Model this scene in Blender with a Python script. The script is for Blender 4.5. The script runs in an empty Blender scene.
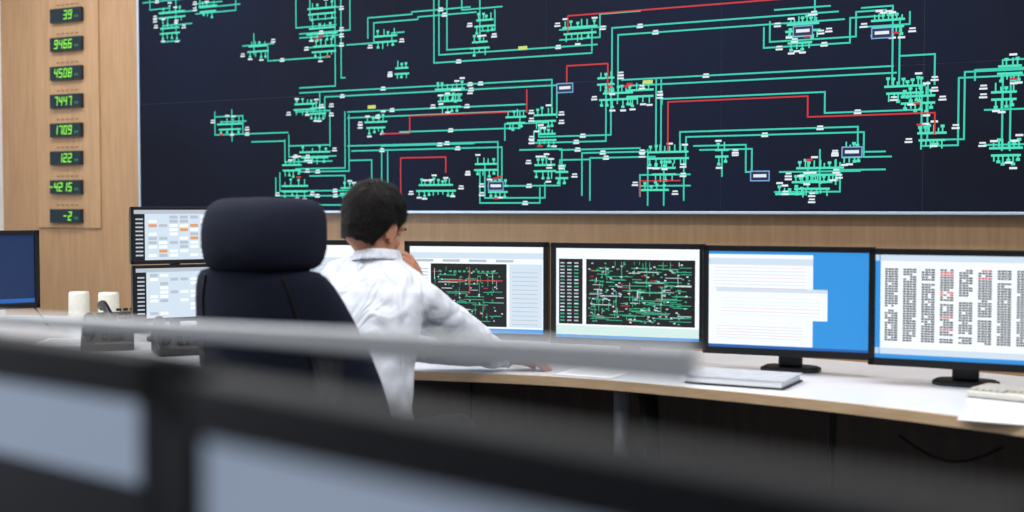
import bpy, math, random
from mathutils import Vector, Matrix, Euler, noise
random.seed(7)
F=1250.0; CAMZ=1.31; PITCH=math.atan(49/F)
TH=math.radians(28); P0=Vector((0,6.3,0))
EX=Vector((math.cos(TH),-math.sin(TH),0)); EY=Vector((math.sin(TH),math.cos(TH),0))
sc=bpy.context.scene
sc.view_settings.view_transform='Standard'
sc.view_settings.look='None'

# ---------------------------------------------------------------- materials
def lin(c):
    return tuple(((x/255)/12.92 if x/255<=0.04045 else ((x/255+0.055)/1.055)**2.4) for x in c)
MC={}
def mat(name,col,rough=0.6,emit=0,metal=0,noise_s=0,var=0.12,bump=0,spec=0.5,scale=(1,1,1),bd=.01,dist=0):
    if name in MC: return MC[name]
    m=bpy.data.materials.new(name); m.use_nodes=True
    nt=m.node_tree; b=nt.nodes['Principled BSDF']
    c=lin(col)+(1,)
    b.inputs['Base Color'].default_value=c; b.inputs['Roughness'].default_value=rough
    b.inputs['Metallic'].default_value=metal
    b.inputs['Specular IOR Level'].default_value=spec
    if emit:
        b.inputs['Base Color'].default_value=(0.01,0.01,0.01,1)
        b.inputs['Emission Color'].default_value=c; b.inputs['Emission Strength'].default_value=emit
        b.inputs['Specular IOR Level'].default_value=0.2
    elif noise_s:
        tc=nt.nodes.new('ShaderNodeTexCoord'); mp=nt.nodes.new('ShaderNodeMapping'); mp.inputs['Scale'].default_value=scale
        n=nt.nodes.new('ShaderNodeTexNoise'); n.inputs['Scale'].default_value=noise_s; n.inputs['Detail'].default_value=6 if not dist else 2
        n.inputs['Distortion'].default_value=dist
        r=nt.nodes.new('ShaderNodeValToRGB')
        r.color_ramp.elements[0].position=0.3; r.color_ramp.elements[1].position=0.7
        r.color_ramp.elements[0].color=tuple(x*(1-var) for x in c[:3])+(1,)
        r.color_ramp.elements[1].color=tuple(min(1,x*(1+var)) for x in c[:3])+(1,)
        nt.links.new(tc.outputs['Object'],mp.inputs[0]); nt.links.new(mp.outputs[0],n.inputs[0])
        nt.links.new(n.outputs['Fac'],r.inputs[0]); nt.links.new(r.outputs[0],b.inputs['Base Color'])
        if bump:
            bp=nt.nodes.new('ShaderNodeBump'); bp.inputs['Strength'].default_value=bump; bp.inputs['Distance'].default_value=bd
            nt.links.new(n.outputs['Fac'],bp.inputs['Height']); nt.links.new(bp.outputs[0],b.inputs['Normal'])
    MC[name]=m; return m
def wood(name,c1,c2,sc_=(1.2,1.2,14),rough=0.45):
    m=bpy.data.materials.new(name); m.use_nodes=True; nt=m.node_tree; b=nt.nodes['Principled BSDF']
    tc=nt.nodes.new('ShaderNodeTexCoord'); mp=nt.nodes.new('ShaderNodeMapping'); mp.inputs['Scale'].default_value=sc_
    n=nt.nodes.new('ShaderNodeTexNoise'); n.inputs['Scale'].default_value=3; n.inputs['Detail'].default_value=8; n.inputs['Distortion'].default_value=0.6
    r=nt.nodes.new('ShaderNodeValToRGB'); r.color_ramp.elements[0].position=0.3; r.color_ramp.elements[1].position=0.72
    r.color_ramp.elements[0].color=lin(c1)+(1,); r.color_ramp.elements[1].color=lin(c2)+(1,)
    nt.links.new(tc.outputs['Object'],mp.inputs[0]); nt.links.new(mp.outputs[0],n.inputs[0])
    nt.links.new(n.outputs['Fac'],r.inputs[0]); nt.links.new(r.outputs[0],b.inputs['Base Color'])
    b.inputs['Roughness'].default_value=rough
    MC[name]=m; return m
M_wood=wood('wall_oak',(164,128,92),(180,144,107),(14,14,1.0))
M_wood2=wood('plate_oak',(170,134,98),(186,150,113),(14,14,1.0))
M_dwood=wood('dark_cabinet_wood',(50,36,27),(66,48,35),(10,10,1.0))
M_edge=wood('desk_edge_beech',(186,156,122),(204,176,142),(3,3,20))
M_desk=mat('desk_laminate',(220,224,232),0.25,noise_s=60,var=0.02)
M_black=mat('black_plastic',(16,17,21),0.4,noise_s=200,var=0.1,spec=.3)
M_dark=mat('dark_plastic',(30,32,38),0.5,noise_s=80,var=0.1,spec=.3)
M_fg=mat('charcoal_plastic',(13,15,20),0.6,noise_s=80,var=0.1,spec=.2)
M_silver=mat('brushed_alu',(150,154,162),0.35,metal=0.6,noise_s=90,var=0.06)
M_fabric=mat('chair_fabric',(30,33,48),0.95,noise_s=400,var=0.3,bump=0.5,spec=0.15)
M_carpet=mat('carpet',(36,36,42),0.95,noise_s=150,var=0.25,bump=0.3)
M_white=mat('white_paint',(225,228,232),0.8,noise_s=20,var=0.02)
M_ceil=mat('ceiling_tile',(215,215,212),0.9,noise_s=40,var=0.03)
M_beige=mat('beige_plastic',(205,202,192),0.5,noise_s=60,var=0.04)
M_paper=mat('paper',(232,234,238),0.8,noise_s=30,var=0.02)

# ---------------------------------------------------------------- mesh helpers
def mk(name,vs,fs,mats,parent=None,mi=None,smooth=False):
    me=bpy.data.meshes.new(name); me.from_pydata([tuple(v) for v in vs],[],fs)
    for m in (mats if isinstance(mats,list) else [mats]): me.materials.append(m)
    if mi: 
        for p,i in zip(me.polygons,mi): p.material_index=i
    if smooth:
        for p in me.polygons: p.use_smooth=True
    me.update()
    o=bpy.data.objects.new(name,me); sc.collection.objects.link(o)
    if parent: o.parent=parent
    return o
def empty(name,loc=(0,0,0),rz=0):
    e=bpy.data.objects.new(name,None); e.empty_display_size=0.1; sc.collection.objects.link(e)
    e.location=loc; e.rotation_euler=(0,0,rz); return e
def boxes(name,bs,m,parent=None,bevel=0.0,seg=2):
    vs=[];fs=[]
    for x0,y0,z0,x1,y1,z1 in bs:
        k=len(vs)
        vs+=[(x0,y0,z0),(x1,y0,z0),(x1,y1,z0),(x0,y1,z0),(x0,y0,z1),(x1,y0,z1),(x1,y1,z1),(x0,y1,z1)]
        fs+=[tuple(k+i for i in f) for f in [(3,2,1,0),(4,5,6,7),(0,1,5,4),(1,2,6,5),(2,3,7,6),(3,0,4,7)]]
    o=mk(name,vs,fs,m,parent)
    if bevel:
        b=o.modifiers.new('b','BEVEL'); b.width=bevel; b.segments=seg
    return o
def tube_geo(pts,rad,n=16,caps=True):
    vs=[];fs=[]; pts=[Vector(p) for p in pts]
    P=[];R=[]
    if caps:
        d=(pts[0]-pts[1]).normalized()
        for a in (80,55,30): P.append(pts[0]+d*rad[0]*math.sin(math.radians(a))); R.append(rad[0]*math.cos(math.radians(a)))
    P+=pts; R+=list(rad)
    if caps:
        d=(pts[-1]-pts[-2]).normalized()
        for a in (30,55,80): P.append(pts[-1]+d*rad[-1]*math.sin(math.radians(a))); R.append(rad[-1]*math.cos(math.radians(a)))
    ref=None
    for i,p in enumerate(P):
        t=(P[min(i+1,len(P)-1)]-P[max(i-1,0)]).normalized()
        if ref is None: ref=t.orthogonal().normalized()
        ref=(ref-t*ref.dot(t)).normalized(); b=t.cross(ref)
        for j in range(n):
            a=2*math.pi*j/n; vs.append(p+(ref*math.cos(a)+b*math.sin(a))*R[i])
    for i in range(len(P)-1):
        for j in range(n):
            fs.append((i*n+j,i*n+(j+1)%n,(i+1)*n+(j+1)%n,(i+1)*n+j))
    fs.append(tuple(range(n-1,-1,-1))); fs.append(tuple((len(P)-1)*n+j for j in range(n)))
    return vs,fs
def ell_geo(c,r,n=24,m=16,M=None):
    vs=[];fs=[]
    for i in range(1,m):
        ph=math.pi*i/m
        for j in range(n):
            a=2*math.pi*j/n
            vs.append(Vector((c[0]+r[0]*math.sin(ph)*math.cos(a),c[1]+r[1]*math.sin(ph)*math.sin(a),c[2]+r[2]*math.cos(ph))))
    for i in range(m-2):
        for j in range(n): fs.append((i*n+j,(i+1)*n+j,(i+1)*n+(j+1)%n,i*n+(j+1)%n))
    fs.append(tuple(range(n))); fs.append(tuple((m-2)*n+j for j in range(n-1,-1,-1)))
    if M: vs=[M@v for v in vs]
    return vs,fs
def sup_loft(rings,n=32,e=2.0,yaw=0):
    vs=[];fs=[]
    cy_,sy_=math.cos(yaw),math.sin(yaw)
    for (cx,cy,cz,rx,ry) in rings:
        for j in range(n):
            a=2*math.pi*j/n; c=math.cos(a); s=math.sin(a)
            x=rx*math.copysign(abs(c)**(2/e),c); y=ry*math.copysign(abs(s)**(2/e),s)
            vs.append(Vector((cx+x*cy_-y*sy_,cy+x*sy_+y*cy_,cz)))
    for i in range(len(rings)-1):
        for j in range(n): fs.append((i*n+j,i*n+(j+1)%n,(i+1)*n+(j+1)%n,(i+1)*n+j))
    fs.append(tuple(range(n-1,-1,-1))); fs.append(tuple((len(rings)-1)*n+j for j in range(n)))
    return vs,fs
def merge(*gs):
    vs=[];fs=[]
    for v,f in gs:
        k=len(vs); vs+=list(v); fs+=[tuple(i+k for i in q) for q in f]
    return vs,fs
def remesh(o,vox,sm=8,fac=0.5):
    r=o.modifiers.new('r','REMESH'); r.mode='VOXEL'; r.voxel_size=vox; r.use_smooth_shade=True
    s=o.modifiers.new('s','SMOOTH'); s.iterations=sm; s.factor=fac
class Quads:
    def __init__(s): s.v=[];s.f=[];s.mi=[];s.m=[]
    def mid(s,m):
        if m not in s.m: s.m.append(m)
        return s.m.index(m)
    def quad(s,pts,y,m):
        k=len(s.v); s.v+=[(p[0],y,p[1]) for p in pts]; s.f.append((k,k+1,k+2,k+3)); s.mi.append(s.mid(m))
    def rect(s,x0,z0,x1,z1,y,m): s.quad([(x0,z0),(x1,z0),(x1,z1),(x0,z1)],y,m)
    def seg(s,a,b,w,y,m):
        a=Vector(a);b=Vector(b); d=(b-a)
        if d.length<1e-6: return
        d.normalize(); n=Vector((-d[1],d[0]))*w/2; a=a-d*w/2; b=b+d*w/2
        s.quad([a-n,b-n,b+n,a+n],y,m)
    def build(s,name,parent): return mk(name,s.v,s.f,s.m,parent,s.mi)
def E(name,col,st=1.0): return mat('glow_'+name,col,0.5,emit=st)

# ---------------------------------------------------------------- room (frame rotated with the back wall)
def frame(o): o.location=P0; o.rotation_euler=(0,0,-TH); return o
SL,SR,DB,CH=-3.7,5.6,-9.0,3.5
frame(boxes('floor',[(SL-.1,DB-.1,-.1,SR+.1,.1,0)],M_carpet))
frame(boxes('ceiling',[(SL-.1,DB-.1,CH,SR+.1,.1,CH+.1)],M_ceil))
frame(boxes('wall_back',[(SL-.1,0,0,SR+.1,.1,CH)],M_wood))
frame(boxes('wall_left',[(SL-.1,DB,0,SL,0,CH)],M_white))
frame(boxes('wall_right',[(SR,DB,0,SR+.1,0,CH)],M_white))
frame(boxes('wall_front',[(SL-.1,DB-.1,0,SR+.1,DB,CH)],M_white))
frame(boxes('baseboard_back',[(SL,-.015,0,SR,0,.1)],M_dwood,bevel=.004))

def ray(px,py):
    u=px-512; v=py-256
    return Vector((u, F*math.cos(PITCH)-v*math.sin(PITCH), -F*math.sin(PITCH)-v*math.cos(PITCH)))
C=Vector((0,0,CAMZ))
def wallsz(px,py,off=0.08):
    d=ray(px,py); Q=P0-EY*off
    t=(Q-C).dot(EY)/d.dot(EY); p=C+d*t
    return ((p-P0).dot(EX),p.z)

# ---------------------------------------------------------------- video wall
VW=empty('video_wall',P0,-TH)
s0,_=wallsz(141,211); _,zb=wallsz(560,211)
MW,MH=.888,.62; NX,NZ=8,3
s1=s0+MW*NX; zt=zb+MH*NZ
fb=.014
frameb=[(s0-fb,-.085,zb-fb,s1+fb,0,zb),(s0-fb,-.085,zt,s1+fb,0,zt+fb),(s0-fb,-.085,zb,s0,0,zt),(s1,-.085,zb,s1+fb,0,zt)]
boxes('frame',frameb,mat('wall_frame',(176,196,214),0.3,metal=0.3,noise_s=50,var=.03),VW,bevel=.003)
ms=bpy.data.materials.new('rear_projection_screen'); ms.use_nodes=True; nt=ms.node_tree; b=nt.nodes['Principled BSDF']
b.inputs['Base Color'].default_value=(.004,.005,.008,1); b.inputs['Roughness'].default_value=.7; b.inputs['Specular IOR Level'].default_value=.08
tc=nt.nodes.new('ShaderNodeTexCoord'); n=nt.nodes.new('ShaderNodeTexNoise'); n.inputs['Scale'].default_value=.5
r=nt.nodes.new('ShaderNodeValToRGB'); r.color_ramp.elements[0].position=.4; r.color_ramp.elements[1].position=.65
r.color_ramp.elements[0].color=lin((10,13,27))+(1,); r.color_ramp.elements[1].color=lin((15,26,58))+(1,)
nt.links.new(tc.outputs['Object'],n.inputs[0]); nt.links.new(n.outputs['Fac'],r.inputs[0]); nt.links.new(r.outputs[0],b.inputs['Emission Color']); b.inputs['Emission Strength'].default_value=.8
g=.0012
boxes('screen_modules',[(s0+i*MW+g,-.08,zb+j*MH+g,s0+(i+1)*MW-g,-.01,zb+(j+1)*MH-g) for i in range(NX) for j in range(NZ)],ms,VW)
boxes('module_backing',[(s0,-.078,zb,s1,-.005,zt)],mat('seam_grey',(46,54,84),.5,noise_s=10),VW)
Q=Quads(); YL=-.0815
GT=E('teal',(48,200,176),1.05); GG=E('green',(74,220,184),1.05); RD=E('red',(205,44,50),1.0); WH=E('white',(225,235,240),1.0); BL=E('lightblue',(120,170,220),1.0); YE=E('yellow',(205,215,110),1.0)
def poly(pts,m=GT,w=.0076,dbl=None):
    P=[wallsz(*p) for p in pts]
    out=[P[0]]
    for p in P[1:]:
        q=out[-1]
        out.append((p[0],q[1]) if abs(p[0]-q[0])>abs(p[1]-q[1]) else (q[0],p[1]))
    for a,b_ in zip(out,out[1:]): 
        Q.seg(a,b_,w,YL if m is not RD else YL-.0006,m)
        if m is GT and (a[1]==b_[1]) and abs(a[0]-b_[0])>.3 and random.random()<.75:
            x=random.uniform(min(a[0],b_[0])+.08,max(a[0],b_[0])-.08); tag(x,a[1])
    if dbl: poly([(x+dbl[0],y+dbl[1]) for x,y in pts],m,w)
def tag(x,z,c=None):
    Q.rect(x-.016,z-.010,x+.016,z-.002,YL-.0009,c or WH); Q.rect(x-.012,z+.003,x+.014,z+.010,YL-.0009,c or WH)
L=poly
L([(143,3),(190,1)]);L([(160,14),(196,11),(196,4),(222,2)]);L([(163,26),(192,24)]);L([(163,26),(163,42),(180,41)]);L([(176,0),(176,34)]);L([(150,0),(150,10),(170,9)])
L([(196,14),(236,12),(236,0)]);L([(200,0),(200,8),(240,6)])
L([(243,46),(274,44)]);L([(254,34),(254,54)]);L([(268,46),(268,61),(330,57)]);
L([(296,0),(296,28),(336,26)]);L([(300,38),(342,36)]);L([(310,0),(310,20),(336,19)]);L([(316,9),(340,8)]);L([(335,0),(335,86),(300,88)]);L([(341,0),(341,78),(345,78)]);L([(300,93),(336,91)]);L([(347,45),(392,42),(392,33),(404,32)])
L([(350,0),(350,30),(300,32)]);L([(306,48),(344,46)])
L([(368,38),(368,18),(412,15),(412,12),(470,8)],dbl=(6,5))
L([(434,0),(434,63),(592,51)],dbl=(5,-8));L([(447,0),(447,50),(480,47)])
L([(462,0),(462,10),(502,8)]);L([(480,0),(480,42)]);L([(495,10),(495,30),(480,31)])
L([(592,51),(592,30)]);L([(560,30),(606,27)]);L([(560,40),(600,38),(600,14),(640,12)])
L([(612,92),(612,28),(700,22),(838,14)],dbl=(6,7))
L([(764,28),(764,48),(850,42),(850,18),(880,16)],dbl=(6,-6))
L([(893,18),(893,84)],dbl=(7,0));L([(862,8),(893,6),(893,18)]);L([(900,56),(935,54),(935,84)])
L([(815,0),(815,20)]);L([(775,10),(830,7)]);L([(910,12),(910,24),(860,27)])
L([(622,80),(893,63)],dbl=(3,6))
L([(320,112),(320,92),(435,86),(552,79),(552,112)],dbl=(5,5))
L([(215,112),(215,135),(288,133)]);L([(222,122),(246,121)]);L([(232,110),(232,141)]);L([(215,117),(243,116),(243,134)])
L([(285,140),(285,162),(332,159)],dbl=(4,-5));L([(290,146),(330,144)])
L([(345,112),(345,168),(296,171)],dbl=(4,3));L([(252,142),(285,141)]);L([(296,112),(330,110),(330,146)])
L([(348,112),(435,108),(512,103),(525,103)],dbl=(0,6))
L([(400,132),(520,124),(520,112)]);L([(348,146),(400,142),(498,138),(498,175)],dbl=(4,5))
L([(388,205),(388,150),(480,146)],dbl=(-6,-4));L([(372,200),(372,160),(350,161)])
L([(276,178),(276,196),(352,192)],dbl=(4,-5));L([(300,205),(380,203)]);L([(310,176),(345,174),(345,188)])
L([(505,140),(505,124),(548,121)]);L([(534,132),(534,143),(606,138),(606,88)],dbl=(5,-6));L([(520,150),(562,148),(562,172)])
L([(480,170),(480,203),(540,200),(540,188)],dbl=(5,-5));L([(505,186),(560,184),(560,160),(590,158)])
L([(590,200),(590,158),(655,154)],dbl=(-8,-5));L([(560,150),(640,146)])
L([(656,150),(656,80)],dbl=(5,0));L([(662,104),(662,99),(825,91),(825,113),(922,108)])
L([(680,152),(680,132),(858,126),(858,152),(885,150)],dbl=(6,5))
L([(700,150),(752,147),(752,176),(765,175)],dbl=(-6,-4));L([(722,176),(722,152)])
L([(640,196),(640,175),(690,172)]);L([(664,165),(664,205)]);L([(640,186),(690,183)]);L([(648,150),(648,205)]);L([(684,160),(684,200)])
L([(922,88),(922,146),(958,144),(958,78),(1024,73)],dbl=(6,-6));L([(975,80),(975,70),(1024,67)]);L([(1003,74),(1003,150)],dbl=(8,0));L([(985,110),(1024,108)]);L([(1003,60),(1024,58)]);L([(985,145),(1024,142)])
L([(775,192),(840,188),(840,170),(885,160)]);L([(780,172),(860,168)]);L([(808,165),(808,188)]);L([(820,150),(820,188)]);L([(836,160),(836,184)])
L([(568,32),(568,16),(760,2),(800,0)],RD,.007);L([(567,82),(567,66),(608,62),(608,92)],RD,.007)
L([(382,134),(410,132),(410,116),(508,109)],RD,.007);L([(401,204),(401,158),(446,155),(446,172)],RD,.007)
L([(668,150),(668,102),(808,95),(808,117),(935,110),(935,134)],RD,.007);L([(640,196),(640,181),(680,178)],RD,.006);L([(527,90),(527,112)],RD,.007)
def cluster(px,py,w=30,n=5,col=GG,rows=2):
    s,z=wallsz(px,py); k=(wallsz(px+1,py)[0]-s)
    W=w*k
    for r_ in range(rows):
        zz=z-r_*.030; ws=W*random.uniform(.75,1)
        Q.seg((s-ws/2,zz),(s+ws/2,zz),.010,YL-.0003,col)
        for i in range(n):
            x=s-ws/2+ws*(i+random.uniform(.3,.7))/n; h=(1 if r_==0 else -1)*random.uniform(.016,.036)
            Q.seg((x,zz),(x,zz+h),.006,YL-.0003,col)
            if random.random()<.6: Q.rect(x-.008,zz+h-.006,x+.008,zz+h+.006,YL-.0004,col)
            if random.random()<.3:
                Q.rect(x-.014,zz+h*1.5-.004,x+.016,zz+h*1.5+.005,YL-.0005,random.choice((WH,WH,WH,WH,WH,WH,RD)))
    for i in range(2):
        tag(s+random.choice((-1,1))*(W*.5+.03),z+random.uniform(-.05,.03),WH)
for c in [(172,12,26),(170,28,20),(208,6,18,3),(258,46,22),(322,8,30),(322,28,30),(324,46,26),(305,104,24),(318,108,18),(230,124,26),(292,165,22),(315,152,30),(295,186,26),(352,188,24),(386,36,22),(402,68,14,3),(376,122,22),(450,89,30,6),(450,101,24),(436,185,40,8),(485,20,20),(486,164,26),(545,115,22),(516,117,20),(547,134,20),(580,27,34,6),(545,165,22),(618,93,36,7),(668,152,40,8),(664,168,26),(655,190,28),(803,24,38,7),(800,36,28),(888,20,34,7),(905,86,44,8),(918,96,34,6),(932,133,32,6),(1004,92,26),(1006,148,32,6),(820,168,50,9),(812,182,40,7),(790,194,30,5),(852,150,20),(640,90,28),(722,150,14,2),(606,78,18,3),(1010,66,24),(480,42,18,3),(562,172,14,2),(498,186,22)]:
    cluster(c[0],c[1],c[2],c[3] if len(c)>3 else 4,rows=2 if c[1]<190 else 1)
for px,py in [(803,31),(882,33),(565,88),(852,152),(760,176),(496,186)]:
    s,z=wallsz(px,py); Q.rect(s-.045,z-.024,s+.045,z+.024,YL-.0006,BL); Q.rect(s-.04,z-.019,s+.04,z+.019,YL-.0008,E('navy',(25,35,80),.8)); Q.rect(s-.03,z-.006,s+.03,z+.008,YL-.001,WH)
for px,py in [(523,48),(372,107),(648,82)]:
    s,z=wallsz(px,py); Q.rect(s-.025,z-.009,s+.025,z+.009,YL-.001,YE)
Q.build('network_diagram',VW)

# ---------------------------------------------------------------- LED read-outs
LP=empty('led_readout_board',P0,-TH)
a=wallsz(37,100,.01)[0]; b2=wallsz(99,100,.01)[0]; zlo=wallsz(68,228,.01)[1]
boxes('mount_plate',[(a,-.012,zlo,b2,0,zlo+2.1)],M_wood2,LP,bevel=.003)
SEG={'0':'abcdef','1':'bc','2':'abged','3':'abgcd','4':'fgbc','5':'afgcd','6':'afgedc','7':'abc','8':'abcdefg','9':'abcdfg','-':'g'}
q=Quads(); lg=E('led_green',(150,255,70),1.3); labm=mat('label_print',(140,106,76),.8,noise_s=10); unm=E('led_unit',(60,150,110),.8)
for txt,py in [('39',15),('9466',44),('4508',73),('7447',101),('1709',130),('122',158),('-4215',187),('-2',216)]:
    s,z=wallsz(66,py,.03); hw=.132; hh=.043
    boxes('display_housing',[(s-hw,-.04,z-hh,s+hw,-.01,z+hh)],mat('led_box',(14,34,46),.3,noise_s=60),LP,bevel=.003)
    q.rect(s-hw+.006,z-hh+.006,s+hw-.006,z+hh-.006,-.0405,E('led_bg',(10,38,50),1))
    dw,dh=.023,.048; pit=.040; x=s+.065-len(txt)*pit+.006
    for ch in txt:
        P={'a':((0,1),(1,1)),'b':((1,1),(1,.5)),'c':((1,.5),(1,0)),'d':((0,0),(1,0)),'e':((0,0),(0,.5)),'f':((0,.5),(0,1)),'g':((0,.5),(1,.5))}
        for k in SEG[ch]:
            (x0,y0),(x1,y1)=P[k]; sl=.006
            q.seg((x+x0*dw+y0*sl,z-dh/2+y0*dh),(x+x1*dw+y1*sl,z-dh/2+y1*dh),.0055,-.0415,lg)
        x+=pit
    for k in range(2): q.rect(s+.085+k*.018,z-.02,s+.095+k*.018,z-.006,-.0415,unm)
    for k in range(5): q.rect(s-.1+k*.04,z+.062,s-.072+k*.04,z+.072,-.0125,labm)
q.build('digits',LP)

# ---------------------------------------------------------------- operator desk
front=[(-3.3,4.35),(-2.3,4.45),(-1.3,4.4),(-.8,4.32),(-.33,4.24),(.157,4.09),(.576,3.83),(.957,3.54),(1.30,3.20),(1.54,2.9),(1.75,2.55)]
back=[(-3.6,6.2),(-2.6,6.45),(-1.6,6.15),(-.9,5.65),(-.2,5.35),(.45,5.0),(1.0,4.68),(1.5,4.3),(1.95,3.8),(2.25,3.2),(2.4,2.7)]
def smooth(pts,k=6):
    out=[]
    n_=len(pts)
    for i in range(n_-1):
        p0=Vector(pts[max(i-1,0)]);p1=Vector(pts[i]);p2=Vector(pts[i+1]);p3=Vector(pts[min(i+2,n_-1)])
        for j in range(k):
            t=j/k; out.append(.5*((2*p1)+(-p0+p2)*t+(2*p0-5*p1+4*p2-p3)*t*t+(-p0+3*p1-3*p2+p3)*t**3))
    out.append(Vector(pts[-1])); return out
fr=smooth(front); bk=smooth(back); ZD=.75
DK=empty('operator_console_desk',(0,4.6,0))
def off(v): return (v[0],v[1]-4.6,v[2])
def strip(name,A,B,z0,z1,m,par):
    vs=[];fs=[];N=len(A)
    for a_,b_ in zip(A,B): vs+=[off((a_.x,a_.y,z0)),off((b_.x,b_.y,z0)),off((b_.x,b_.y,z1)),off((a_.x,a_.y,z1))]
    for i in range(N-1):
        k=i*4
        for j in range(4): fs.append((k+j,k+4+j,k+4+(j+1)%4,k+(j+1)%4))
    fs.append((0,1,2,3)); fs.append(tuple((N-1)*4+j for j in (3,2,1,0)))
    return mk(name,vs,fs,m,par)
def inset(A,B,d): return [a_+(b_-a_).normalized()*d for a_,b_ in zip(A,B)]
strip('table_top',inset(fr,bk,.012),bk,ZD-.028,ZD,M_desk,DK)
strip('front_edge',fr,inset(fr,bk,.0125),ZD-.029,ZD+.001,M_edge,DK)
strip('modesty_panel',inset(fr,bk,.62),inset(fr,bk,.65),0.0,ZD-.03,M_dwood,DK)
for i in range(4,len(fr)-1,7):
    a_=inset(fr,bk,.615)[i]; boxes('panel_joint',[(a_.x-.006,a_.y-4.6-.006,.02,a_.x+.006,a_.y-4.6+.006,ZD-.04)],M_black,DK)
for i in (12,32,56):
    a_=inset(fr,bk,.18)[i]; g_=tube_geo([off((a_.x,a_.y,.03)),off((a_.x,a_.y,ZD-.03))],[.026,.026],16,False)
    mk('steel_leg',*g_,M_silver,DK,smooth=True)
    c_=inset(fr,bk,.45)[i]
    boxes('foot_bar',[(a_.x-.04,a_.y-4.6-.05,0,a_.x+.04,c_.y-4.6,.03)],M_dark,DK,bevel=.006)
    g_=tube_geo([off((a_.x+.09,a_.y+.08,ZD-.04)),off((a_.x+.14,a_.y+.14,.35)),off((a_.x+.14,a_.y+.18,.02))],[.032,.03,.03],12,False)
    mk('cable_riser',*g_,M_black,DK,smooth=True)
g_=tube_geo([off((1.17+.04*i,3.75-.03*i,.62-.06*math.sin(math.pi*i/6))) for i in range(7)],[.005]*7,8)
mk('hanging_cable',*g_,M_black,DK,smooth=True)

# ---------------------------------------------------------------- monitors
def monitor(loc,rz,W,H,zb_,draw,foot=True,bez=.020,name='computer_monitor',bezm=None):
    e=empty(name,loc,rz); bm=bezm or M_black
    boxes('bezel',[(-W/2,-.014,zb_,W/2,.006,zb_+bez+.004),(-W/2,-.014,zb_+H-bez,W/2,.006,zb_+H),(-W/2,-.014,zb_,-W/2+bez,.006,zb_+H),(W/2-bez,-.014,zb_,W/2,.006,zb_+H)],bm,e,bevel=.002)
    boxes('housing',[(-W/2+.002,-.004,zb_+.002,W/2-.002,.035,zb_+H-.002),(-W*.3,.03,zb_+H*.2,W*.3,.06,zb_+H*.8)],bm,e,bevel=.008)
    q=Quads(); x0=-W/2+bez; x1=W/2-bez; z0=zb_+bez+.004; z1=zb_+H-bez
    def R(u0,v0,u1,v1,m,l=1): q.rect(x0+(x1-x0)*u0,z0+(z1-z0)*v0,x0+(x1-x0)*u1,z0+(z1-z0)*v1,-.0045-l*.0005,m)
    draw(R); q.build('screen',e)
    if foot:
        boxes('neck',[(-.04,.055,.015,.04,.08,zb_+H*.55)],bm,e,bevel=.005)
        v,f=sup_loft([(0,.075,0.001,.10,.075),(0,.075,.010,.10,.075),(0,.075,.015,.09,.065)],32,3)
        mk('foot',v,f,M_dark,e,smooth=False)
    return e
wht=E('s_white',(238,244,250),1.12); grey=E('s_grey',(186,196,208),1); blk=E('s_black',(14,16,20),1); blue=E('s_blue',(50,150,228),1.0); dblue=E('s_dblue',(40,100,180),1)
pink=E('s_pink',(240,170,165),1); txt=E('s_txt',(62,66,74),1); sred=E('s_red',(205,60,60),1); sg=E('s_green',(56,175,135),1.05); pale=E('s_pale',(210,226,240),1.03); org=E('s_orange',(225,160,110),1); mint=E('s_mint',(215,240,235),1)
def minischem(R,u0,v0,u1,v1,n,seed):
    rr=random.Random(seed)
    U=lambda t:u0+(u1-u0)*t; V=lambda t:v0+(v1-v0)*t
    cs=[sg]*7+[grey,mint,sred]
    for i in range(n):
        a_=rr.random()*.88; b_=.04+rr.random()*.9; c=rr.choice(cs); l=rr.uniform(.06,.28)
        if c is sred: l*=.4
        if rr.random()<.65: R(U(a_),V(b_),U(min(.98,a_+l)),V(b_+.011),c,3)
        else: R(U(a_),V(b_),U(a_+.006),V(min(.98,b_+l*.7)),c,3)
    for i in range(n):
        a_=rr.random()*.95; b_=rr.random()*.95; R(U(a_),V(b_),U(a_+.02),V(b_+.02),rr.choice([pale,sg,sg,grey]),4)
def d_m1(R):
    R(0,0,1,1,wht); R(.05,.1,.9,.85,pale,2)
    for i in range(12): R(.08,.15+i*.055,.85,.155+i*.055,grey,3)
def d_m2(R):
    R(0,0,1,1,wht); R(0,.86,1,.93,pale,2); R(0,0,1,.05,blue,2)
    R(.16,.07,.73,.8,blk,2); minischem(R,.17,.08,.72,.78,75,3)
    for i in range(18): R(.02,.1+i*.037,.14,.112+i*.037,grey,2)
    R(.75,.07,.99,.8,pale,2)
    for i in range(13): R(.77,.1+i*.05,.96,.108+i*.05,grey,3)
    for i in range(4): R(.05+i*.2,.82,.18+i*.2,.85,grey,2)
    for i in range(10): R(.3+i*.035,.7,.32+i*.035,.72,sg,4); 
    R(.45,.45,.458,.75,sred,4); R(.25,.6,.7,.612,sred,4)
def d_m3(R):
    R(0,0,1,1,wht); R(0,0,1,.13,mint,2); R(0,0,1,.03,blue,3)
    R(.02,.15,.19,.88,blk,2); R(.215,.15,.97,.88,blk,2)
    for i in range(18):
        for j in range(3): R(.03+j*.05,.18+i*.038,.06+j*.05,.195+i*.038,random.choice([sg,pale,grey,grey]),3)
    minischem(R,.23,.16,.96,.87,180,11)
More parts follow.
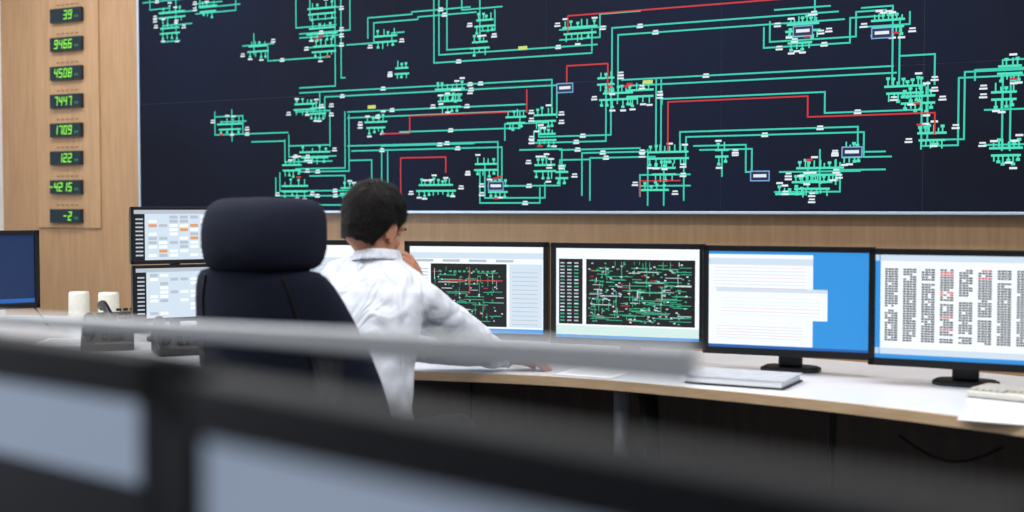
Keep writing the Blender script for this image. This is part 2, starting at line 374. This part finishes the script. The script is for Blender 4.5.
def d_m4(R):
    R(0,0,1,1,blue); R(.0,.03,.66,.97,wht,2); R(0,.86,.66,.93,pale,3)
    for i in range(7): R(.03,.62+i*.035,.62,.624+i*.035,pink if i%3==0 else grey,3)
    R(.05,.3,.75,.62,wht,3); R(.05,.58,.75,.62,pale,4)
    for i in range(6): R(.08,.34+i*.035,.7,.344+i*.035,pink if i in(1,2) else pale,4)
    R(.02,.07,.62,.26,wht,4)
    for i in range(5): R(.05,.1+i*.03,.6,.104+i*.03,pink if i%2 else grey,5)
    R(0,0,1,.025,dblue,5)
def d_m5(R):
    R(0,0,1,1,wht); R(0,0,.03,1,blue,2); R(0,0,1,.1,pale,2); R(0,0,1,.04,blue,3); R(0,.94,1,1,pale,2)
    rr=random.Random(4)
    for c in range(9):
        u=.055+c*.104
        for r_ in range(30):
            v=.87-r_*.0236
            if rr.random()<.03: continue
            m_=sred if (c in(3,5,8) and rr.random()<.15) else txt
            for k,w_ in ((0,.016),(.019,.017),(.038,.013),(.054,.02)):
                if rr.random()<.93: R(u+k,v-.0165,u+k+w_,v,m_,3)
def d_st(R,k=0):
    R(0,0,1,1,pale); R(0,.92,1,1,grey,2)
    R(0,0,.12,.92,blk,2); rr=random.Random(9+k)
    for i in range(10):
        R(.02,.08+i*.08,.1,.11+i*.08,grey,3)
        for j in range(7):
            if rr.random()<.8: R(.16+j*.115,.06+i*.085,.25+j*.115,.12+i*.085,rr.choice([grey,wht,org,wht,grey,pale] if k else [wht,grey,pale]),3)
def d_off(R): R(0,0,1,1,E('s_idle',(20,50,98),.8)); R(0,0,1,.06,dblue,2)
mons=[((-.76,4.98),10,d_m1),((-.137,4.77),16,d_m2),((.417,4.53),20,d_m3),((.927,4.2),23,d_m4),((1.40,3.86),26,d_m5)]
for (x,y),a_,d in mons: monitor((x,y,ZD),-math.radians(a_),.575,.372,.057,d)
ST=empty('stacked_monitor_pair',(-1.385,5.2,ZD),math.radians(30))
for k,z in enumerate((.085,.325)):
    e=monitor((0,0,0),0,.40 if k else .39,.236,z,(lambda R,k=k:d_st(R,k)),foot=False,bez=.013,name='panel'); e.parent=ST
boxes('pole',[(-.02,.06,.01,.02,.09,.50)],M_dark,ST,bevel=.004)
mk('base',*sup_loft([(0,.05,.002,.12,.09),(0,.05,.015,.12,.09),(0,.05,.02,.11,.08)],32,3),M_dark,ST)
monitor((-2.15,5.0,ZD),math.radians(38),.50,.32,.145,d_off,name='computer_monitor')

# ---------------------------------------------------------------- desk items
def kb(loc,rz):
    e=empty('keyboard',loc,rz); boxes('case',[(-.22,-.08,.002,.22,.08,.02)],M_beige,e,bevel=.005)
    ks=[]
    for r_ in range(6):
        for c in range(21):
            if r_==0 and 4<c<10: continue
            ks.append((-.21+c*.02,-.07+r_*.0235,.018,-.193+c*.02,-.051+r_*.0235,.028))
    boxes('keys',ks,mat('keycaps',(176,174,166),.5,noise_s=40,var=.03),e,bevel=.0015,seg=1)
    return e
kb((1.555,3.58,ZD),-math.radians(42))
e=empty('ring_binder',(.74,3.97,ZD),-math.radians(28))
boxes('cover_bottom',[(-.16,-.11,.001,.16,.11,.006)],M_dark,e,bevel=.001)
boxes('pages',[(-.155,-.105,.006,.152,.105,.024)],M_paper,e)
boxes('cover_top',[(-.16,-.11,.024,.16,.11,.028)],mat('binder_grey',(172,176,184),.5,noise_s=30),e,bevel=.001)
for (x,y,r_) in [(1.33,3.34,-.5),(.30,4.22,-.5),(-1.85,5.15,.1)]:
    e=empty('paper_sheet',(x,y,ZD),r_); boxes('sheet',[(-.105,-.148,.001,.105,.148,.0035)],M_paper,e)
    boxes('print_lines',[(-.08,.12-i*.02,.0035,.08,.122-i*.02,.0038) for i in range(12)],mat('ink',(120,124,130),.8,noise_s=20),e)
def phone(loc,rz):
    e=empty('desk_telephone',loc,rz)
    vs=[(-.1,-.1,.002),(.1,-.1,.002),(.1,.1,.002),(-.1,.1,.002),(-.1,-.1,.03),(.1,-.1,.03),(.1,.1,.085),(-.1,.1,.085)]
    o=mk('body',vs,[(3,2,1,0),(4,5,6,7),(0,1,5,4),(1,2,6,5),(2,3,7,6),(3,0,4,7)],M_black,e); bb=o.modifiers.new('b','BEVEL'); bb.width=.008; bb.segments=3
    mk('handset',*tube_geo([(-.07,-.09,.066),(-.072,-.05,.095),(-.072,.04,.122),(-.07,.085,.115)],[.024,.016,.016,.024],14),M_black,e,smooth=True)
    boxes('buttons',[(-.02+c*.03,-.07+r_*.03,.043+r_*.0165,0+c*.03,-.052+r_*.03,.050+r_*.0165+.004) for r_ in range(4) for c in range(3)],M_dark,e,bevel=.001)
phone((-1.60,4.93,ZD),.3); phone((-1.27,4.78,ZD),.4); phone((-1.75,5.6,ZD),.5)
def cup(loc):
    e=empty('ceramic_jug',loc,2.2); g_=tube_geo([(0,0,.002),(0,0,.02),(0,0,.14),(0,0,.15)],[.045,.05,.048,.044],24,False); mk('body',*g_,M_beige,e,smooth=True)
    mk('handle',*tube_geo([(.045,0,.12),(.075,0,.11),(.08,0,.07),(.07,0,.04),(.045,0,.03)],[.006]*5,8),M_beige,e,smooth=True)
cup((-2.1,6.05,ZD)); cup((-1.94,6.0,ZD))
e=empty('loose_cable',(-2.36,5.85,ZD)); mk('cord',*tube_geo([(-.1+i*.035,0,.008+.13*math.sin(math.pi*i/8)) for i in range(9)],[.005]*9,8),M_black,e,smooth=True)

# ---------------------------------------------------------------- office chair
CA=math.radians(23)
CHR=empty('office_chair',(-.615,3.70,0),-CA)
def wrapped(rings,curve,e_=3.2,n=64):
    v,f=sup_loft(rings,n,e_)
    v=[Vector((p.x,p.y+curve*p.x*p.x,p.z)) for p in v]; return v,f
prof=[(.45,-.16,.25,.02),(.47,-.165,.285,.045),(.58,-.18,.315,.058),(.70,-.20,.310,.062),(.82,-.225,.296,.06),(.95,-.26,.268,.055),(1.06,-.285,.236,.05),(1.12,-.295,.208,.042),(1.145,-.298,.18,.02)]
v,f=wrapped([(0,y,z,rx,ry) for z,y,rx,ry in prof],1.7)
o=mk('backrest',v,f,M_fabric,CHR,smooth=True); o.modifiers.new('s','SUBSURF').render_levels=1
for s_ in (-1,1):
    mk('seam_piping',*tube_geo([(s_*rx*.62,y-ry*.93+1.7*(rx*.62)**2,z) for z,y,rx,ry in prof[1:8]],[.004]*7,8),M_black,CHR,smooth=True)
hp=[(1.13,-.285,.14,.04),(1.145,-.285,.166,.07),(1.19,-.285,.176,.085),(1.25,-.285,.176,.087),(1.30,-.275,.170,.08),(1.325,-.265,.154,.06),(1.338,-.26,.118,.03)]
v,f=wrapped([(.018,y,z,rx,ry) for z,y,rx,ry in hp],1.8,3.4)
o=mk('headrest',v,f,M_fabric,CHR,smooth=True); o.modifiers.new('s','SUBSURF').render_levels=1
v,f=sup_loft([(0,0,.39,.22,.22),(0,0,.40,.25,.25),(0,0,.44,.26,.255),(0,0,.465,.25,.25),(0,0,.475,.2,.2)],48,3.4)
o=mk('seat',v,f,M_fabric,CHR,smooth=True)
for s_ in (-1,1):
    boxes('armrest_pad',[(s_*.31-.045,-.07,.64,s_*.31+.045,.17,.675)],M_black,CHR,bevel=.014,seg=3)
    mk('armrest_post',*tube_geo([(s_*.2,-.02,.40),(s_*.30,0,.42),(s_*.31,.03,.5),(s_*.31,.03,.65)],[.02]*4,12),M_dark,CHR,smooth=True)
mk('gas_column',*tube_geo([(0,0,.08),(0,0,.25),(0,0,.26),(0,0,.40)],[.035,.035,.025,.025],16,False),M_dark,CHR,smooth=True)
g_=[]
for i in range(5):
    a_=i*2*math.pi/5+.3
    g_.append(tube_geo([(0,0,.12),(.15*math.cos(a_),.15*math.sin(a_),.11),(.32*math.cos(a_),.32*math.sin(a_),.075)],[.035,.026,.02],12))
    for d_ in (-.016,.016):
        cx,cy=.32*math.cos(a_),.32*math.sin(a_); nx,ny=-math.sin(a_),math.cos(a_)
        g_.append(tube_geo([(cx+nx*(d_-.008),cy+ny*(d_-.008),.031),(cx+nx*(d_+.008),cy+ny*(d_+.008),.031)],[.03,.03],16,False))
mk('star_base',*merge(*g_),M_dark,CHR,smooth=False)

# ---------------------------------------------------------------- seated man
MAN=empty('seated_man',(-.45,3.9,0))
MO=Vector((-.45,3.9,0))
def mkm(name,g,m,smooth=True):
    v,f=g; return mk(name,[Vector(p)-MO for p in v],f,m,MAN,smooth=smooth)
YW=-math.radians(32)
M_shirt=mat('white_shirt',(218,223,233),.85,noise_s=3.6,var=.01,bump=.8,scale=(2.2,2.2,1.0),bd=.05,dist=1.6)
M_skin=mat('skin',(186,128,100),.55,noise_s=30,var=.06)
M_hair=mat('hair',(17,13,12),.6,noise_s=120,var=.35,spec=.2)
M_trs=mat('trousers',(24,26,36),.9,noise_s=60,var=.15)
rings=[(-.455,3.845,.50,.165,.125),(-.455,3.845,.60,.160,.13),(-.45,3.85,.70,.148,.12),(-.445,3.865,.80,.148,.118),(-.44,3.885,.90,.160,.122),(-.435,3.92,.98,.172,.122),(-.43,3.95,1.05,.172,.115),(-.43,3.97,1.09,.15,.098),(-.43,3.98,1.12,.110,.080),(-.43,3.985,1.155,.066,.065)]
SHR=Vector((-.285,3.93,1.010)); SHL=Vector((-.56,4.06,1.07))
ELR=Vector((-.065,4.235,.812)); WRR=Vector((-.29,4.12,1.01))
ELL=Vector((-.37,4.27,.825)); WRL=Vector((-.04,4.26,.80))
g=[sup_loft(rings,40,2.2,YW),
   tube_geo([(-.43,3.965,1.065),(-.355,3.945,1.05),SHR],[.078,.078,.068]),
   tube_geo([(-.43,3.975,1.07),(-.50,4.015,1.08),SHL],[.08,.076,.066]),
   tube_geo([SHR,SHR.lerp(ELR,.5)+Vector((.012,0,-.008)),ELR],[.068,.064,.055]),
   tube_geo([ELR,ELR.lerp(WRR,.5),WRR],[.052,.046,.036]),
   tube_geo([SHL,SHL.lerp(ELL,.5),ELL],[.066,.06,.052]),
   tube_geo([ELL,ELL.lerp(WRL,.5),WRL],[.05,.046,.038])]
o=mkm('shirt',merge(*g),M_shirt); remesh(o,.007,9)
tx=bpy.data.textures.new('folds','CLOUDS'); tx.noise_scale=.09; tx.noise_depth=1
dm=o.modifiers.new('d','DISPLACE'); dm.texture=tx; dm.strength=.018; dm.mid_level=.5; dm.texture_coords='LOCAL'
s2=o.modifiers.new('s2','SMOOTH'); s2.iterations=2
fw=Vector((.34,.94,0)); rt=Vector((.94,-.34,0)); hip=Vector((-.455,3.85,.555))
g=[tube_geo([hip-rt*.09,hip+rt*.09],[.10,.10])]
for s_ in (-1,1):
    h=hip+rt*.09*s_; k=h+fw*.42+rt*.05*s_; a_=k+fw*.02+Vector((0,0,-.43))
    g.append(tube_geo([h,h.lerp(k,.5),k],[.088,.08,.062])); g.append(tube_geo([k,k.lerp(a_,.35),a_],[.062,.058,.045]))
    mkm('shoe',tube_geo([a_+Vector((0,0,-.07))-fw*.04,a_+Vector((0,0,-.075))+fw*.1,a_+Vector((0,0,-.085))+fw*.19],[.045,.042,.032]),M_black)
o=mkm('trousers',merge(*g),M_trs); remesh(o,.012,8)
HC=Vector((-.443,4.0,1.252)); HS=1.12
HM=Matrix.Translation(HC)@Matrix.Rotation(math.radians(-32),4,'Z')@Matrix.Rotation(math.radians(-20),4,'X')@Matrix.Rotation(math.radians(8),4,'Y')@Matrix.Scale(HS,4)
parts=[ell_geo((0,-.012,.025),(.074,.093,.083),M=HM),ell_geo((0,.03,-.04),(.060,.062,.066),M=HM),ell_geo((0,.062,-.088),(.026,.024,.02),M=HM),
 ell_geo((0,-.02,-.03),(.062,.068,.055),M=HM),
 ell_geo((0,.1,-.022),(.012,.016,.016),M=HM),ell_geo((0,.092,-.002),(.009,.012,.03),M=HM),ell_geo((0,.082,.022),(.048,.016,.012),M=HM),
 ell_geo((0,.088,-.055),(.022,.01,.006),M=HM),ell_geo((0,.087,-.064),(.02,.01,.006),M=HM),
 ell_geo((.036,.058,-.028),(.024,.024,.022),M=HM),ell_geo((-.036,.058,-.028),(.024,.024,.022),M=HM)]
neck=tube_geo([HM@Vector((0,-.03,-.03)),Vector((-.434,3.985,1.17)),Vector((-.43,3.975,1.11))],[.060,.059,.064],20)
for s_ in (-1,1):
    EM=HM@Matrix.Translation((s_*.078,-.004,-.012))@Matrix.Rotation(math.radians(s_*-18),4,'Z')
    parts.append(tube_geo([EM@Vector((0,math.cos(t)*.013-.004,math.sin(t)*.025)) for t in [x*.5 for x in range(-2,9)]],[HS*.006]*11,8))
    parts.append(ell_geo((0,0,0),(.004,.013,.025),M=EM)); parts.append(ell_geo((0,.006,-.025),(.006,.008,.01),M=EM))
o=mkm('head',merge(*parts,neck),M_skin); remesh(o,.0035,5)
for s_ in (-1,1):
    mkm('eyeball',ell_geo((s_*.031,.073,0),(.012,.0115,.0115),M=HM),mat('eye_white',(215,208,202),.3,noise_s=5,var=.01))
    mkm('iris',ell_geo((s_*.031,.0815,-.001),(.006,.004,.006),M=HM),mat('iris',(50,32,22),.2,noise_s=5))
    mkm('eyelid',ell_geo((s_*.031,.073,.003),(.0135,.0125,.0115),M=HM),M_skin)
    mkm('eyebrow',tube_geo([HM@Vector((s_*.015,.098,.02)),HM@Vector((s_*.034,.094,.026)),HM@Vector((s_*.052,.08,.022))],[.004,.0045,.003],8),M_hair)
def keep(p):
    x,y,z=p
    if y>.05: return z>.052
    if y>.02: return z>.052-(.05-y)*1.2
    if y>-.018: return z>.012 or (y>.010 and z>-.02)
    t=min(1,(-.018-y)/.022)
    return z>.012-t*.076
n_,m_=120,96; c0=(0,-.014,.025)
def shell(ph,a_,ex=0):
    """skull-cap surface; below the widest ring it continues as a tapering nape instead of closing"""
    dz=math.cos(ph); h=math.sin(ph); ca,sa=math.cos(a_),math.sin(a_)
    d=Vector((h*ca,h*sa,dz))
    nn=noise.noise(d*4)*.003+noise.noise(d*14)*.0025+ex
    side=.5+.5*max(-1,min(1,dz*1.6+.2)); add=.0045+.0085*side
    if dz<0: h=1-.26*(-dz)**1.4
    return Vector((c0[0]+h*ca*(.075+add+nn),c0[1]+h*sa*(.094+add+nn),c0[2]+dz*(.088+add+nn))),Vector((h*ca,h*sa,dz*(1 if dz>0 else .3))).normalized()
vs=[];fs=[]
for i in range(m_):
    for j in range(n_):
        ps=[shell(math.pi*ii/m_,2*math.pi*(jj%n_)/n_)[0] for (ii,jj) in ((i,j),(i+1,j),(i+1,j+1),(i,j+1))]
        if math.pi*(i+1)/m_>math.pi*.93: continue
        if keep(sum(ps,Vector())/4):
            k=len(vs); vs+=[HM@p for p in ps]; fs.append((k,k+1,k+2,k+3))
o=mkm('hair',(vs,fs),M_hair)
w=o.modifiers.new('w','WELD'); w.merge_threshold=.0003
so=o.modifiers.new('so','SOLIDIFY'); so.thickness=.012; so.offset=-1
vs=[];fs=[]
for t in range(15000):
    ph=math.acos(random.uniform(-.95,1)); p,d=shell(ph,random.uniform(0,2*math.pi),-.001)
    if not keep(p): continue
    crown=Vector((0,-.06,.11)); fl=(p-crown); fl=(fl-d*fl.dot(d)); 
    if fl.length<1e-4: continue
    fl=(fl.normalized()+Vector((random.uniform(-.35,.35),random.uniform(-.35,.35),random.uniform(-.35,.35)))).normalized()
    top=max(0,min(1,(p.z+.02)/.09))
    ln=random.uniform(.006,.010)+top*random.uniform(.006,.014); sd=fl.cross(d).normalized()*.0010
    tip=p+fl*ln+d*random.uniform(.001,.003+.004*top); k=len(vs)
    vs+=[HM@(p-sd),HM@(p+sd),HM@tip]; fs.append((k,k+1,k+2))
mkm('hair_strands',(vs,fs),M_hair,False)
cg=[]
for k,(z,r_) in enumerate([(1.135,.078),(1.156,.071),(1.168,.069)]):
    cg.append([Vector((-.43+r_*math.cos(t), 3.983+ r_*math.sin(t)+.004*k, z-.012*math.sin(t))) for t in [2*math.pi*i/32 for i in range(32)]])
vs=sum(cg,[]);fs=[(r_*32+j,r_*32+(j+1)%32,(r_+1)*32+(j+1)%32,(r_+1)*32+j) for r_ in range(2) for j in range(32)]
o=mkm('collar',(vs,fs),M_shirt); so=o.modifiers.new('so','SOLIDIFY'); so.thickness=.006; so.offset=1; o.modifiers.new('ss','SUBSURF').render_levels=2
def hand(name,wr,dirv,nrm,curl,thumb_side,sp=1.0):
    d=Vector(dirv).normalized(); n=Vector(nrm); n=(n-d*n.dot(d)).normalized(); s=d.cross(n)*thumb_side
    g=[tube_geo([wr-d*.03,wr+d*.01],[.027,.027]),]
    for off_ in (-.026,-.009,.009,.026):
        g.append(tube_geo([wr+s*off_*.5,wr+d*.05+s*off_*.9,wr+d*.088+s*off_],[.016,.0145,.0105]))
    for i,(off_,L_) in enumerate([(.028,.072),(.0095,.082),(-.0095,.076),(-.028,.060)]):
        p=wr+d*.088+s*off_; dd=d.copy(); P=[p-d*.01]; P.append(p); R=[.0095,.0095]
        for seg,fr_ in enumerate((.45,.3,.25)):
            ax=d.cross(n)
            rot=Matrix.Rotation(-curl*(.7,1.0,.8)[seg]*(1+.08*i),3,ax)
            dd=(rot@dd).normalized(); p=p+dd*L_*fr_; P.append(p.copy()); R.append((.0088,.0082,.0072)[seg])
        g.append(tube_geo(P,R,12))
    p=wr+d*.025+s*.02; td=(d*.7+s*.7-n*.25).normalized()
    g.append(tube_geo([p,p+td*.035,p+td*.035+(d*.85+s*.35-n*.25).normalized()*.03,p+td*.035+(d*.95+s*.1-n*.3).normalized()*.055],[.015,.0125,.0105,.0085],12))
    o=mkm(name,merge(*g),M_skin); remesh(o,.0025,3)
WH_=WRR+Vector((-.01,-.03,.045))
hand('right_hand',WH_,(Vector((-.345,3.985,1.17))-WH_),Vector((.9,-.3,.2)),.8,1)
hand('left_hand',WRL+Vector((.015,0,-.010)),(1,-.05,-.08),(0,0,1),.25,-1)
for nm,a_,b_ in (('right_cuff',ELR,WRR),('left_cuff',ELL,WRL)):
    d=(b_-a_).normalized(); mkm(nm,tube_geo([b_-d*.03,b_+d*.02,b_+d*.035],[.040,.038,.037],20,False),M_shirt)

# ---------------------------------------------------------------- foreground console (near, out of focus)
FD=empty('foreground_console_desk',(0,1.0,0))
fl=[(-1.3,2.0),(-.5,1.75),(.25,1.25),(.75,.7)]; fn=[(-1.6,1.05),(-.75,.75),(-.25,.25),(.05,-.25)]
vs=[];fs=[]
for (x,y),(x2,y2) in zip(fl,fn): vs+=[(x,y-1,.715),(x2,y2-1,.715),(x2,y2-1,.75),(x,y-1,.75)]
for i in range(3):
    for j in range(4): fs.append((i*4+j,i*4+(j+1)%4,i*4+4+(j+1)%4,i*4+4+j))
fs+=[(0,3,2,1),(12,13,14,15)]
mk('table_top',vs,fs,M_dark,FD)
boxes('pedestal',[(-.9,.1,0,-.5,.6,.715),(.1,-.5,0,.4,-.1,.715)],M_dark,FD,bevel=.01)
lb=E('f_screen',(150,164,186),.75); dkk=E('f_dark',(14,17,24),.8)
def d_f(R):
    R(0,0,1,1,dkk); R(0,.80,1,1,lb,2); R(0,.5,.3,.52,grey,3)
a1=math.radians(38.6); a2=math.radians(43)
W_=.55
r1=Vector((-.224,.850)); c1=r1-Vector((math.cos(a1),-math.sin(a1)))*W_/2
l2=Vector((-.204,.765)); c2=l2+Vector((math.cos(a2),-math.sin(a2)))*W_/2
monitor((c1.x,c1.y,.75),-a1,W_,.370,.088,d_f,bez=.034,name='computer_monitor',bezm=M_fg)
monitor((c2.x,c2.y,.75),-a2,W_,.370,.088,d_f,bez=.034,name='computer_monitor',bezm=M_fg)
RA=empty('console_screen_rail',(0,1.5,0))
pr=C+ray(692,364)*(1.12/ray(690,366).y); pl=C+ray(-60,314)*(1.75/ray(-60,314).y)
A=Vector((pr.x,pr.y-1.5,pr.z)); B=Vector((pl.x,pl.y-1.5,pl.z)); dv=(A-B); dv.z=0; dv.normalize(); nv=Vector((-dv.y,dv.x,0))
vs=[]
for P,hz in ((B,.005),(A,.016)):
    for sn,z in ((-1,P.z-hz),(1,P.z-hz),(1,P.z+hz),(-1,P.z+hz)): vs.append((P.x+nv.x*.015*sn,P.y+nv.y*.015*sn,z))
o=mk('rail',vs,[(0,1,2,3),(7,6,5,4),(0,4,5,1),(1,5,6,2),(2,6,7,3),(3,7,4,0)],mat('rail_grey',(204,208,214),.3,noise_s=20,var=.02),RA)
bb=o.modifiers.new('b','BEVEL'); bb.width=.004; bb.segments=3
for t in (.625,.03):
    P=B.lerp(A,t); mk('post',*tube_geo([(P.x,P.y,.75),(P.x,P.y,P.z-.008)],[.010,.010],12,False),M_dark,RA,smooth=True)

# ---------------------------------------------------------------- lights
def area(name,s,dd,w,h,en,col=(1,.99,.98),z=CH-.04):
    l=bpy.data.lights.new(name,'AREA'); l.shape='RECTANGLE'; l.size=w; l.size_y=h; l.energy=en; l.color=col
    o=bpy.data.objects.new(name,l); sc.collection.objects.link(o)
    o.location=P0+EX*s+EY*dd+Vector((0,0,z)); o.rotation_euler=(0,0,-TH); return o
for s in (-2.3,.2,2.7):
    for dd in (-1.3,-3.6,-6.2):
        area('ceiling_light',s,dd,1.8,.5,{-1.3:50,-3.6:54,-6.2:20}[dd])
l=area('left_side_light',SL+.1,-4.5,3.0,1.6,80,(.80,.89,1.0),1.9)  # unseen cool area light before the solid left wall; no window is modelled
l.rotation_euler=(Matrix.Rotation(-TH,3,'Z')@Matrix.Rotation(math.radians(-90),3,'Y')).to_euler()
w=bpy.data.worlds.new('World'); sc.world=w; w.use_nodes=True; w.node_tree.nodes['Background'].inputs[0].default_value=(.5,.6,.75,1); w.node_tree.nodes['Background'].inputs[1].default_value=.3

# ---------------------------------------------------------------- camera
cd=bpy.data.cameras.new('camera'); cam=bpy.data.objects.new('camera',cd); sc.collection.objects.link(cam)
cd.sensor_width=36; cd.lens=F/1024*36; cam.location=C; cam.rotation_euler=(math.pi/2-PITCH,0,0)
cd.dof.use_dof=True; cd.dof.focus_distance=5.2; cd.dof.aperture_fstop=1.8; cd.clip_start=.02
sc.camera=cam
